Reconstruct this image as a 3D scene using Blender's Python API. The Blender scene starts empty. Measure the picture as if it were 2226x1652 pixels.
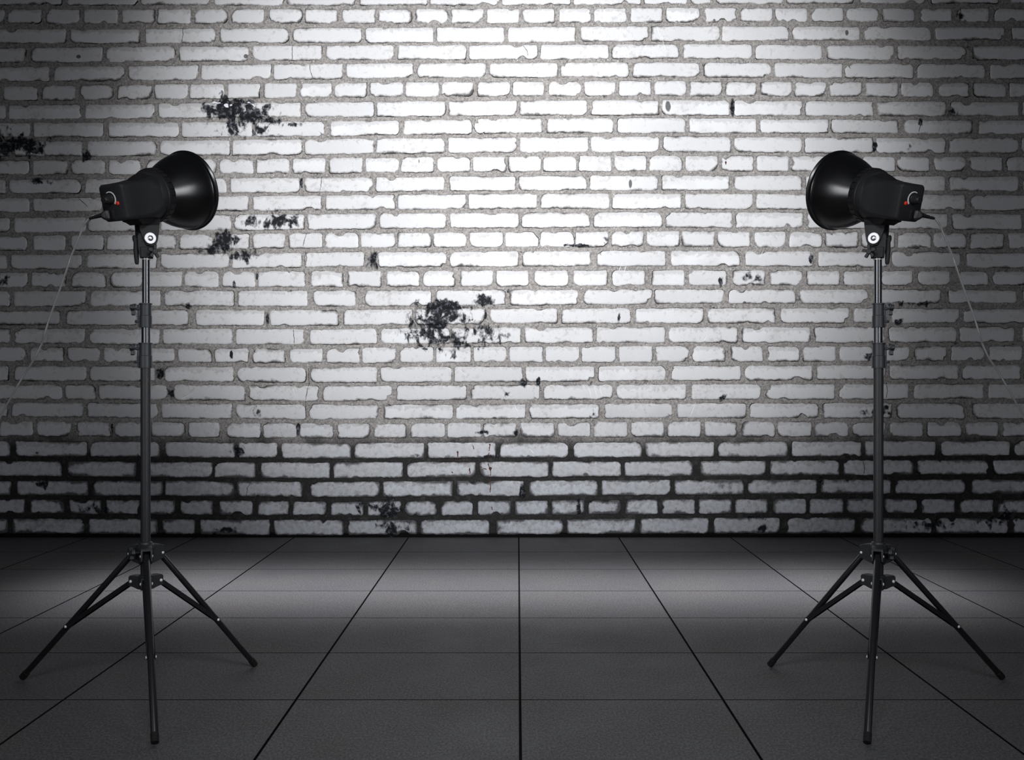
import bpy, bmesh, math, random
from mathutils import Vector, Matrix, noise
from mathutils.bvhtree import BVHTree
R = math.radians
random.seed(7)
scene = bpy.context.scene
COL = scene.collection

# ------------------------------------------------------------------ camera, world, lights, exposure
F = 2300.0            # focal length in pixels of the 2226 wide frame
H = 1.30              # camera height
VX, VY = 1125.0, 826.0  # vanishing point of the floor joints in the frame
camd = bpy.data.cameras.new('camera')
cam = bpy.data.objects.new('camera', camd); COL.objects.link(cam)
camd.sensor_width = 36.0; camd.sensor_fit = 'HORIZONTAL'
camd.lens = F / 2226.0 * 36.0
camd.shift_x = -12.0 / 2226.0
camd.clip_end = 100
cam.location = (0, 0, H); cam.rotation_euler = (R(90), 0, 0)
scene.camera = cam

w = bpy.data.worlds.new('world'); scene.world = w; w.use_nodes = True
w.node_tree.nodes['Background'].inputs[0].default_value = (0.75, 0.80, 0.95, 1)
w.node_tree.nodes['Background'].inputs[1].default_value = 0.022
vs = scene.view_settings
vs.view_transform = 'Standard'; vs.look = 'None'; vs.gamma = 1.0; vs.use_curve_mapping = False
vs.exposure = 0.0

def lamp(name, kind, loc, target, energy, **kw):
    d = bpy.data.lights.new(name, kind); d.energy = energy
    for k, v in kw.items(): setattr(d, k, v)
    o = bpy.data.objects.new(name, d); COL.objects.link(o); o.location = loc
    o.rotation_euler = (Vector(target) - Vector(loc)).to_track_quat('-Z', 'Y').to_euler()
    return o
# soft light hung over the photographer, and an unseen strip added to make the bright floor band
lamp('front_softbox', 'AREA', (0, 0.6, 3.6), (0, 5.5, 0.8), 28, shape='RECTANGLE', size=1.6, size_y=0.9, color=(0.95, 0.97, 1.0), spread=R(110))
for sgn in (-1, 1):
    lamp('side_softbox', 'AREA', (3.2 * sgn, 0.5, 2.0), (-1.5 * sgn, 4.4, 1.5), 14, shape='RECTANGLE', size=0.7, size_y=2.6, color=(0.95, 0.97, 1.0), spread=R(80))
lamp('added_floor_strip', 'AREA', (0, 6.62, 4.3), (0, 6.62, 0), 40, shape='RECTANGLE', size=5.4, size_y=1.0, color=(0.97, 0.97, 1.0), spread=R(25))
lamp('added_wall_spot', 'SPOT', (0, 1.6, 4.6), (0.0, 8.74, 3.12), 2150, spot_size=R(54), spot_blend=0.75, shadow_soft_size=0.25, color=(0.97, 0.98, 1.0))  # unseen spot added to brighten the middle of the wall
LAMP_W = 210

YW = F * H / 342.0     # wall distance
SW = H / 342.0         # metres per pixel on the wall
Y0 = F * H / 683.0     # distance of the stands
S = H / 683.0          # metres per pixel at the stands

# ------------------------------------------------------------------ materials
def mat(name, color=(0.5, 0.5, 0.5), rough=0.5, metal=0.0, spec=0.5, coat=0.0, emis=None):
    m = bpy.data.materials.new(name); m.use_nodes = True
    b = m.node_tree.nodes['Principled BSDF']
    b.inputs['Base Color'].default_value = (*color, 1)
    b.inputs['Roughness'].default_value = rough
    b.inputs['Metallic'].default_value = metal
    b.inputs['Specular IOR Level'].default_value = spec
    b.inputs['Coat Weight'].default_value = coat
    if emis:
        b.inputs['Emission Color'].default_value = (1, 1, 1, 1)
        b.inputs['Emission Strength'].default_value = emis
    return m

class NT:
    """tiny helper for writing node trees"""
    def __init__(s, m): s.t = m.node_tree; s.b = s.t.nodes['Principled BSDF']
    def n(s, typ, **kw):
        x = s.t.nodes.new(typ)
        for k, v in kw.items(): setattr(x, k, v)
        return x
    def put(s, sock, v):
        if hasattr(v, 'is_linked') or isinstance(v, bpy.types.NodeSocket): s.t.links.new(v, sock)
        else: sock.default_value = v
    def math(s, op, a, b=0.0, c=0.0, clamp=False):
        x = s.n('ShaderNodeMath', operation=op, use_clamp=clamp)
        s.put(x.inputs[0], a); s.put(x.inputs[1], b); s.put(x.inputs[2], c)
        return x.outputs[0]
    def vmath(s, op, a, b=(0, 0, 0)):
        x = s.n('ShaderNodeVectorMath', operation=op)
        s.put(x.inputs[0], a); s.put(x.inputs[1], b)
        return x.outputs['Value'] if op in ('LENGTH', 'DISTANCE') else x.outputs[0]
    def ramp(s, v, a, b, lo=0.0, hi=1.0):
        x = s.n('ShaderNodeMapRange', interpolation_type='SMOOTHSTEP')
        s.put(x.inputs[0], v)
        for i, q in enumerate((a, b, lo, hi)): s.put(x.inputs[1 + i], q)
        return x.outputs[0]
    def mix(s, f, a, b, blend='MIX'):
        x = s.n('ShaderNodeMix', data_type='RGBA', blend_type=blend)
        s.put(x.inputs[0], f)
        s.put(x.inputs[6], a if not isinstance(a, tuple) else (*a, 1)); s.put(x.inputs[7], b if not isinstance(b, tuple) else (*b, 1))
        return x.outputs[2]
    def noise(s, vec, scale, detail=4, rough=0.5, col=False):
        x = s.n('ShaderNodeTexNoise'); s.put(x.inputs['Vector'], vec)
        x.inputs['Scale'].default_value = scale; x.inputs['Detail'].default_value = detail; x.inputs['Roughness'].default_value = rough
        return x.outputs[1 if col else 0]
    def voro(s, vec, scale, feature='F1', out='Distance', rnd=1.0):
        x = s.n('ShaderNodeTexVoronoi', feature=feature); s.put(x.inputs['Vector'], vec)
        x.inputs['Scale'].default_value = scale; x.inputs['Randomness'].default_value = rnd
        return x.outputs[out]
    def bump(s, h, strength, dist):
        x = s.n('ShaderNodeBump'); s.put(x.inputs['Height'], h)
        x.inputs['Strength'].default_value = strength; x.inputs['Distance'].default_value = dist
        s.t.links.new(x.outputs[0], s.b.inputs['Normal'])
    def coord(s): return s.n('ShaderNodeTexCoord').outputs['Object']

def wx(px): return (px - VX) * SW
def wz(py): return H + (VY - py) * SW

# soot and tar splashed on the wall, dark joints and corners, one hole's shade painted black: centre, half sizes in frame pixels, strength
STAINS_AND_HOLE = [(498, 238, 66, 26, 1.3), (545, 250, 60, 22, 1.1), (515, 272, 34, 30, .85), (588, 262, 34, 13, 1.0), (490, 214, 15, 14, .9),
          (465, 240, 32, 14, 1.1), (640, 272, 30, 8, .62), (468, 285, 20, 14, .6), (570, 285, 30, 14, .6),
          (960, 672, 50, 26, 1.25), (935, 700, 62, 26, 1.0), (1052, 653, 26, 15, 1.15), (1005, 668, 40, 12, .7), (985, 690, 50, 24, .75),
          (930, 725, 60, 30, .78), (1050, 728, 62, 24, .76), (968, 740, 90, 26, .68), (980, 765, 14, 24, .7),
          (488, 524, 30, 26, 1.25), (462, 543, 36, 16, .95), (530, 556, 32, 18, .9), (598, 482, 36, 20, .95), (550, 485, 28, 16, .75), (640, 485, 24, 18, .62), (596, 460, 20, 10, .8),
          (40, 312, 70, 20, 1.2), (78, 328, 22, 20, 1.1), (5, 318, 32, 40, 1.1), (85, 395, 26, 10, .85), (5, 610, 20, 20, .9),
          (845, 1108, 34, 24, 1.0), (850, 1146, 46, 22, .72), (815, 1100, 60, 14, .6), (808, 567, 15, 20, 1.2), (500, 1152, 34, 8, .9), (1650, 1148, 18, 10, .9),
          (205, 1105, 50, 16, .78), (560, 896, 14, 14, .7), (1288, 900, 18, 12, .75), (1568, 864, 12, 9, .8), (1104, 860, 12, 10, .6), (1630, 606, 22, 14, .62),
          (1905, 895, 40, 12, .8), (1990, 660, 40, 8, .7), (2020, 1140, 60, 14, .7), (2150, 1130, 50, 18, .6), (1980, 320, 8, 8, .4),
          (194, 342, 18, 14, 1.1), (1592, 234, 5, 20, 1.6), (1900, 318, 8, 10, 1.5), (656, 398, 4, 12, 1.7), (559, 602, 3, 10, 1.7), (1140, 832, 12, 12, 1.0), (1136, 1068, 9, 20, 1.2), (1056, 684, 4, 14, 1.7), (1105, 633, 5, 6, 1.7),
          (1320, 522, 10, 8, 1.0), (1262, 534, 34, 4, 1.1), (245, 930, 5, 16, 1.5), (648, 932, 5, 18, 1.6), (1258, 1105, 6, 18, 1.3), (521, 982, 22, 14, 1.0), (582, 690, 5, 16, 1.4), (409, 665, 16, 9, 1.1), (352, 812, 12, 20, 1.0),
          (375, 855, 10, 22, 1.0), (510, 615, 4, 12, 1.4), (504, 768, 4, 12, 1.6), (1928, 885, 12, 8, 1.0), (1762, 560, 6, 14, 1.2), (1565, 612, 6, 14, 1.3), (1345, 690, 4, 10, 1.2), (1950, 700, 14, 8, 1.1), (1890, 775, 12, 10, 1.1),
          (2070, 245, 16, 12, 1.0), (2085, 40, 12, 14, 1.0), (2000, 265, 8, 16, .9), (90, 1050, 20, 12, .8), (1785, 1045, 10, 14, 1.0), (2185, 1120, 30, 20, .9), (1640, 1125, 20, 8, 1.0), (1170, 830, 5, 10, 1.2),
          (1046, 940, 14, 6, 1.1), (1120, 942, 10, 8, 1.1), (905, 988, 8, 8, 1.0), (1060, 992, 26, 5, 1.0)]
DOTS = [(1075, 909, 5, 3.5), (1273, 1031, 6, 4), (1618, 658, 4, 3), (1662, 165, 3.5, 3.5), (535, 123, 5, 5), (1370, 400, 4, 10), (1452, 232, 6, 12), (1840, 72, 4, 7),
        (172, 124, 5, 4), (82, 984, 4, 3), (1525, 215, 3, 3), (1552, 45, 3, 3), (970, 177, 2, 2)]

def stain_hole_mask(g, P, nz):
    best = None
    for (cx, cy, rx, ry, st) in STAINS_AND_HOLE:
        if max(rx, ry) < 24: st *= 0.84
        d = g.vmath('SUBTRACT', P, (wx(cx), 0, wz(cy)))
        d = g.vmath('MULTIPLY', d, (1 / (rx * SW), 0, 1 / (ry * SW)))
        L = g.vmath('LENGTH', d)
        v = g.math('MULTIPLY_ADD', L, -st, 1.25 * st)
        best = v if best is None else g.math('MAXIMUM', best, v)
    f = g.math('ADD', best, g.math('MULTIPLY_ADD', nz, 3.6, -1.8))
    return g.ramp(f, 0.30, 0.80)

def dot_mask(g, P, nz):
    best = None
    for (cx, cy, rx, ry) in DOTS:
        d = g.vmath('MULTIPLY', g.vmath('SUBTRACT', P, (wx(cx), 0, wz(cy))), (1 / (rx * SW), 0, 1 / (ry * SW)))
        L = g.vmath('LENGTH', d)
        best = L if best is None else g.math('MINIMUM', best, L)
    return g.ramp(g.math('MULTIPLY_ADD', nz, 0.8, best), 1.5, 1.15)

def brick_material(kind):
    m = mat('white_brick' if kind == 'face' else kind, rough=0.85, spec=0.15)
    g = NT(m); P = g.coord()
    sep = g.n('ShaderNodeSeparateXYZ'); g.put(sep.inputs[0], P); z = sep.outputs[2]
    at = g.n('ShaderNodeAttribute', attribute_name='brick'); sc = g.n('ShaderNodeSeparateColor'); g.put(sc.inputs[0], at.outputs['Color'])
    edge, vv, rnd = sc.outputs[0], sc.outputs[1], sc.outputs[2]
    n1 = g.noise(P, 16, 8, 0.68); n2 = g.noise(P, 5, 3, 0.5); n3 = g.noise(P, 60, 5, 0.7); n4 = g.noise(P, 260, 2, 0.6)
    tn = g.n('ShaderNodeTexNoise'); g.put(tn.inputs['Vector'], g.vmath('MULTIPLY', P, (1.0, 1, .7))); tn.inputs['Scale'].default_value = 15; tn.inputs['Detail'].default_value = 7; tn.inputs['Roughness'].default_value = .6; tn.inputs['Distortion'].default_value = 0.35; ns = tn.outputs[0]; st = stain_hole_mask(g, P, ns)
    low = g.ramp(g.math('MULTIPLY_ADD', n2, 0.30, z), *((1.45, 0.35) if kind == 'face' else (1.10, 0.84)))      # grime on the low mortar; on brick faces mostly light falloff painted in
    if kind == 'face':
        base = g.mix(rnd, (0.70, 0.70, 0.715), (0.86, 0.87, 0.885))
        base = g.mix(g.ramp(n2, 0.35, 0.7), base, (0.76, 0.755, 0.76))
        n5 = g.noise(P, 26, 5, 0.62)
        # pale paint rubbed off to grey cement along the upper edge of the bricks
        band = g.ramp(g.math('ADD', g.math('MULTIPLY_ADD', n5, 1.1, vv), g.math('MULTIPLY', rnd, 0.22)), 1.40, 1.56)
        base = g.mix(g.math('MULTIPLY', band, 0.52), base, (0.50, 0.485, 0.485))
        blot = g.ramp(g.math('MULTIPLY_ADD', n2, 0.6, n5), 0.88, 1.02)
        base = g.mix(g.math('MULTIPLY', blot, 0.45), base, (0.48, 0.47, 0.48))
        n6 = g.noise(P, 3.1, 3, 0.6)
        e = g.math('MULTIPLY_ADD', edge, -0.55, n1)
        e = g.math('ADD', e, g.math('MULTIPLY_ADD', n6, 1.3, -0.80))
        e = g.math('ADD', e, g.math('MULTIPLY_ADD', vv, -0.10, 0.05))
        dirt = g.ramp(g.math('ADD', e, g.math('MULTIPLY', low, 0.18)), 0.12, 0.46)
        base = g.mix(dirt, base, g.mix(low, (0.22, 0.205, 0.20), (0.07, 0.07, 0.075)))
        deep = g.ramp(e, 0.38, 0.52)
        base = g.mix(deep, base, (0.05, 0.048, 0.048))
        base = g.mix(g.math('MULTIPLY', low, 0.55), base, g.mix(g.ramp(n5, 0.40, 0.62), (0.50, 0.56, 0.66), (0.24, 0.26, 0.30)), 'MULTIPLY')  # bluish tint plus light falloff towards the floor, painted into the faces
        scr = g.ramp(g.noise(g.vmath('MULTIPLY', P, (1.0, 1, 5.0)), 9, 5, 0.7), 0.66, 0.74)
        base = g.mix(g.math('MULTIPLY', scr, 0.35), base, (0.40, 0.40, 0.41))
        pit = g.math('MULTIPLY', g.ramp(g.voro(P, 42), 0.10, 0.05), g.ramp(g.noise(P, 9, 2), 0.52, 0.6))
        base = g.mix(g.math('MULTIPLY', pit, 0.85), base, (0.04, 0.04, 0.045))
        base = g.mix(g.math('MULTIPLY', dot_mask(g, P, n1), .9), base, (0.03, 0.03, 0.03))
        base = g.mix(g.math('MULTIPLY', n3, 0.22), base, (0.55, 0.55, 0.56))
        g.bump(g.math('ADD', g.math('MULTIPLY', n1, 0.6), g.math('MULTIPLY', n3, 0.35)), 0.35, 0.010)
    else:
        base = g.mix(g.ramp(n3, .32, .68), (0.21, 0.196, 0.186), (0.49, 0.465, 0.445))
        base = g.mix(g.ramp(n4, 0.50, 0.75), base, (0.60, 0.58, 0.56))
        base = g.mix(g.math('MULTIPLY', g.ramp(n4, 0.44, 0.28), .7), base, (0.12, 0.115, 0.11))
        base = g.mix(g.ramp(n1, 0.60, 0.72), base, (0.09, 0.085, 0.08))
        cell = g.n('ShaderNodeTexVoronoi'); g.put(cell.inputs['Vector'], P); cell.inputs['Scale'].default_value = 46
        cc = g.n('ShaderNodeSeparateColor'); g.put(cc.inputs[0], cell.outputs['Color'])
        pb = g.ramp(cell.outputs['Distance'], 0.20, 0.14)
        base = g.mix(g.math('MULTIPLY', pb, g.ramp(cc.outputs[0], 0.66, 0.7)), base, (0.035, 0.033, 0.032))
        base = g.mix(g.math('MULTIPLY', g.math('MULTIPLY', pb, g.ramp(cc.outputs[1], 0.92, 0.94)), 0.9), base, (0.85, 0.85, 0.86))
        base = g.mix(g.math('MULTIPLY', g.math('MULTIPLY', pb, g.ramp(cc.outputs[2], 0.93, 0.95)), 0.8), base, (0.16, 0.07, 0.04))
        if kind == 'brick_arris':
            crack = g.ramp(g.noise(P, 9, 6, 0.72), 0.46, 0.54)
            base = g.mix(crack, base, (0.025, 0.024, 0.024))
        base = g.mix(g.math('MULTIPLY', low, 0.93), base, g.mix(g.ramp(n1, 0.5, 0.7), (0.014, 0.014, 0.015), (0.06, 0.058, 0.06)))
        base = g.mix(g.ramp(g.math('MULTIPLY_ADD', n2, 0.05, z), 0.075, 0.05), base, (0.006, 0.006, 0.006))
        g.bump(g.math('ADD', g.math('MULTIPLY', n3, 0.8), g.math('ADD', g.math('MULTIPLY', n1, 1.0), g.math('MULTIPLY', n4, 0.3))), 0.8, 0.012)
    tar = g.mix(g.ramp(g.noise(P, 34, 4, .6), 0.48, 0.72), (0.011, 0.012, 0.015), (0.17, 0.18, 0.21))
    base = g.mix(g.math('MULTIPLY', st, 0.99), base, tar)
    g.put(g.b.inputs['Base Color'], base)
    return m

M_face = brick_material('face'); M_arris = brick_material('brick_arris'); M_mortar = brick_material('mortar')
M_crack = mat('crack', (0.03, 0.03, 0.03), 0.9, spec=0.1)
M_rust = mat('rust_drip', (0.075, 0.022, 0.012), 0.6, spec=0.3)
M_fleck = mat('bare_white_fleck', (0.9, 0.92, 0.98), 0.7)
M_scratch = mat('pale_scratch', (0.93, 0.93, 0.95), 0.8)

# ------------------------------------------------------------------ the brick wall
PX8 = [40, 400, 730, 800, 1130, 1450, 1830, 2170]
# each row: y offset of the crop it was measured in, upper edge and lower edge at PX8, joints in the left / middle / right crop
ROWS = [
 (0, [-58]*8, [30,32,36,34,32,27,22,20], [(375,410),(838,852),(1280,1298),(1722,1738)], [(97,112),(524,542),(962,978),(1390,1410),(1815,1835)], [(186,206),(338,362),(770,790),(1192,1235),(1632,1665),(2065,2140)]),
 (0, [60,57,58,58,55,50,50,55], [143,143,142,142,141,135,132,133], [(30,48),(255,282),(485,506),(715,738),(938,955),(1157,1178),(1380,1402),(1600,1630),(1832,1847),(2045,2070)], [(212,230),(432,455),(652,668),(866,887),(1083,1102),(1295,1322),(1516,1535),(1732,1755),(1945,1970)], [(264,290),(488,506),(703,720),(914,936),(1132,1152),(1345,1368),(1562,1600),(1790,1820),(2010,2045)]),
 (0, [178,176,172,170,166,160,162,166], [262,262,260,260,257,249,245,243], [(400,428),(850,880),(1305,1332),(1750,1770)], [(128,152),(565,582),(990,1014),(1422,1452),(1860,1880)], [(382,398),(803,824),(1232,1255),(1663,1690),(2105,2150)]),
 (0, [292,282,276,275,274,268,275,280], [380,372,364,363,361,353,362,362], [(158,190),(624,645),(1065,1088),(1505,1532),(1948,1972)], [(322,345),(760,780),(1190,1210),(1622,1642)], [(136,165),(578,600),(1003,1030),(1440,1462),(1878,1908)]),
 (0, [405,398,386,385,382,379,385,392], [492,486,478,474,470,467,472,478], [(300,328),(758,778),(1202,1218),(1640,1655),(2075,2095)], [(440,465),(880,902),(1315,1332),(1742,1768)], [(264,290),(695,716),(1125,1142),(1553,1577),(1988,2018)]),
 (0, [522,510,503,500,494,492,499,504], [608,599,590,588,582,580,585,588], [(-5,22),(232,258),(463,485),(690,712),(920,935),(1138,1152),(1357,1378),(1575,1600),(1795,1815),(2008,2022)], [(160,182),(380,395),(596,610),(806,832),(1027,1042),(1232,1260),(1455,1475),(1662,1685),(1878,1898)], [(184,205),(398,420),(612,628),(820,842),(1030,1048),(1242,1265),(1458,1480),(1675,1710),(1890,1918),(2115,2135)]),
 (0, [638,626,620,616,610,605,614,618], [723,715,706,708,698,696,704,702], [(38,55),(492,515),(940,960),(1395,1410),(1822,1845)], [(203,220),(636,655),(1068,1082),(1492,1515),(1926,1945)], [(444,474),(884,902),(1313,1336),(1750,1782),(2195,2212)]),
 (0, [745,740,735,732,718,715,726,728], [828,830,825,817,806,805,806,812], [(185,205),(628,660),(1083,1102),(1525,1548),(1963,2000)], [(352,380),(795,812),(1220,1248),(1650,1675)], [(176,200),(608,630),(1040,1060),(1465,1500),(1912,1945)]),
 (290, [50,44,35,32,25,20,27,30], [138,134,128,124,115,112,118,120], [(62,90),(505,530),(950,968),(1390,1406),(1828,1845)], [(205,217),(634,652),(1065,1085),(1500,1512),(1926,1952)], [(452,472),(882,900),(1310,1332),(1748,1768),(2190,2208)]),
 (290, [165,158,149,147,140,136,140,143], [252,246,243,238,231,228,230,230], [(182,200),(410,432),(640,660),(855,885),(1095,1113),(1312,1328),(1535,1552),(1755,1770),(1972,1992)], [(134,152),(357,364),(565,585),(785,800),(1003,1015),(1212,1228),(1427,1440),(1636,1655),(1850,1868)], [(155,176),(373,395),(588,608),(802,820),(1018,1036),(1225,1240),(1447,1460),(1653,1678),(1870,1895),(2093,2115)]),
 (290, [280,274,266,266,261,255,258,262], [364,362,356,352,345,344,347,349], [(38,60),(492,512),(945,965),(1372,1395),(1815,1845)], [(198,215),(628,660),(1062,1078),(1490,1508),(1922,1945)], [(447,468),(880,905),(1320,1340),(1748,1772),(2190,2218)]),
 (290, [393,384,375,373,366,365,370,375], [475,469,463,461,456,456,460,466], [(180,202),(620,645),(1075,1090),(1507,1532),(1950,1972)], [(332,348),(762,775),(1190,1210),(1625,1645)], [(152,176),(584,605),(1010,1030),(1440,1460),(1867,1897)]),
 (290, [512,497,487,485,480,477,481,490], [600,587,581,578,570,569,575,582], [(62,90),(520,535),(960,975),(1402,1418),(1842,1860)], [(218,236),(640,665),(1083,1096),(1512,1530),(1945,1968)], [(460,482),(892,918),(1330,1350),(1762,1787),(2210,2226)]),
 (290, [620,612,602,602,597,591,597,605], [708,702,693,692,687,686,690,700], [(395,432),(628,648),(850,870),(1072,1085),(1292,1310),(1510,1530),(1725,1748),(1950,1967)], [(110,125),(332,345),(550,563),(765,782),(982,998),(1196,1210),(1412,1420),(1618,1640),(1835,1850)], [(142,155),(355,370),(570,587),(785,805),(1002,1020),(1220,1240),(1440,1460),(1660,1675),(1873,1897),(2100,2130)]),
 (290, [735,730,720,719,714,710,716,725], [820,817,808,808,804,802,805,813], [(45,65),(497,525),(950,972),(1390,1406),(1826,1845)], [(145,230),(642,662),(1078,1102),(1515,1552),(1968,2000)], [(506,538),(948,980),(1395,1425),(1838,1875)]),
 (580, [36,30,26,26,23,21,25,28], [125,123,120,121,117,113,112,110], [(170,192),(402,432),(642,668),(868,895),(1103,1118),(1322,1345),(1546,1562),(1846,1880),(2075,2105)], [(246,280),(480,500),(694,730),(925,945),(1140,1172),(1378,1408),(1612,1645),(1842,1885)], [(172,195),(425,462),(660,688),(887,910),(1108,1133),(1325,1365),(1550,1580),(1778,1835),(2008,2035)]),
 (580, [148,144,145,143,140,138,138,142], [240,237,240,238,232,223,222,220], [(63,87),(522,550),(975,997),(1418,1440),(1862,1900)], [(95,150),(550,583),(1002,1025),(1440,1472),(1885,1900)], [(408,438),(846,868),(1280,1315),(1720,1765),(2182,2220)]),
 (580, [268,261,262,260,253,251,251,257], [350,354,355,353,343,341,340,340], [(365,402),(832,862),(1140,1185),(1600,1635),(2048,2080)], [(434,455),(870,903),(1310,1338),(1755,1782)], [(286,310),(720,750),(1165,1195),(1395,1422),(1832,1860)]),
 (580, [375,375,380,374,368,365,365,365], [463,469,470,466,460,458,458,455], [(65,88),(515,542),(968,985),(1405,1428),(1845,1875)], [(220,245),(662,672),(1092,1112),(1530,1550),(1963,1985)], [(493,518),(932,955),(1385,1408),(1815,1835),(2165,2210)]),
 (580, [486,494,495,489,484,479,482,482], [572,579,582,581,577,575,571,568], [(160,185),(388,412),(610,630),(838,862),(1060,1072),(1283,1300),(1505,1530),(1728,1748),(1953,1975)], [(115,135),(340,360),(562,578),(788,805),(1005,1022),(1225,1240),(1445,1460),(1663,1685),(1888,1905)], [(200,218),(420,450),(645,675),(870,888),(1088,1110),(1306,1330),(1532,1560),(1757,1782),(1985,2012),(2212,2226)]),
 (580, [600,604,610,606,604,600,596,595], [688,694,698,698,694,688,681,680], [(55,92),(525,547),(945,995),(1415,1435),(1852,1880)], [(225,245),(672,690),(1105,1122),(1535,1563),(1965,2003)], [(510,535),(945,970),(1385,1408),(1828,1850),(2205,2226)]),
 (580, [714,715,722,720,716,711,710,710], [800,805,812,809,804,801,800,796], [(378,398),(578,600),(1015,1055),(1482,1505),(1928,1955)], [(312,342),(765,788),(1203,1230),(1645,1672)], [(180,215),(634,662),(1080,1108),(1525,1558),(1982,2010)]),
 (580, [820,828,835,836,831,826,825,826], [906,918,925,922,919,913,914,918], [(45,72),(505,528),(960,980),(1405,1430),(1850,1872)], [(232,265),(680,700),(1120,1142),(1565,1597),(2005,2035)], [(543,567),(983,1008),(1425,1455),(1865,1912)]),
 (860, [155,160,168,168,164,156,160,160], [242,250,258,256,250,248,248,245], [(200,228),(435,468),(668,695),(893,918),(1120,1142),(1330,1375),(1578,1595),(1795,1815),(2015,2040)], [(183,202),(397,425),(632,650),(853,868),(1065,1087),(1292,1312),(1510,1532),(1735,1758),(1956,1978)], [(270,292),(488,520),(718,735),(940,957),(1163,1187),(1388,1412),(1613,1640),(1847,1868),(2068,2095)]),
 (860, [276,282,290,286,284,281,276,275], [367,371,381,379,375,373,367,361], [(65,98),(530,550),(968,1000),(1420,1445),(1680,1703)], [(65,85),(505,528),(940,968),(1378,1410),(1822,1845)], [(352,375),(795,820),(1240,1265),(1690,1725),(2138,2165)]),
 (860, [396,403,405,403,400,395,391,390], [486,495,500,496,491,487,480,475], [(378,412),(825,860),(1285,1298),(1548,1580),(1995,2018)], [(380,403),(820,845),(1260,1280),(1697,1718)], [(222,270),(665,690),(1108,1132),(1557,1580),(2008,2038)]),
 (860, [515,515,522,520,515,510,508,508], [602,607,615,613,608,601,592,596], [(75,103),(535,568),(990,1000),(1420,1435),(1830,1878)], [(240,258),(680,705),(1110,1140),(1557,1577),(1995,2020)], [(532,553),(973,997),(1420,1445),(1868,1900)]),
 (860, [626,632,642,640,635,628,622,628], [712,720,723,728,722,716,712,710], [(152,187),(390,420),(615,643),(845,880),(1062,1090),(1290,1328),(1530,1560),(1748,1773),(1975,2003)], [(140,165),(368,388),(585,610),(802,832),(1033,1055),(1258,1278),(1475,1500),(1695,1722),(1920,1945)], [(235,258),(457,477),(675,705),(908,930),(1135,1152),(1360,1380),(1578,1605),(1810,1838),(2040,2068)]),
 (860, [742,748,752,751,750,742,738,742], [831,837,845,840,838,833,831,832], [(50,80),(512,538),(957,982),(1182,1212),(1632,1660),(2080,2105)], [(465,487),(900,945),(1350,1368),(1785,1810)], [(318,350),(748,788),(1205,1235),(1665,1695),(2125,2160)]),
]
HEADS = {1, 5, 9, 13, 15, 19, 23, 27}
K = 1 / 2.7825

def interp(xs, ys, x):
    if x <= xs[0]: return ys[0]
    for i in range(1, len(xs)):
        if x <= xs[i]:
            t = (x - xs[i-1]) / (xs[i] - xs[i-1]); return ys[i-1] + t * (ys[i] - ys[i-1])
    return ys[-1]

def fbm(x, seed, oct=4):
    v, a, f = 0.0, 1.0, 1.0
    for k in range(oct):
        v += a * noise.noise(Vector((x * f, seed * 7.31 + k * 3.7, seed * 1.7))); a *= 0.6; f *= 2.1
    return v

bm = bmesh.new()
lay = bm.verts.layers.float_color.new('brick')

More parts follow.
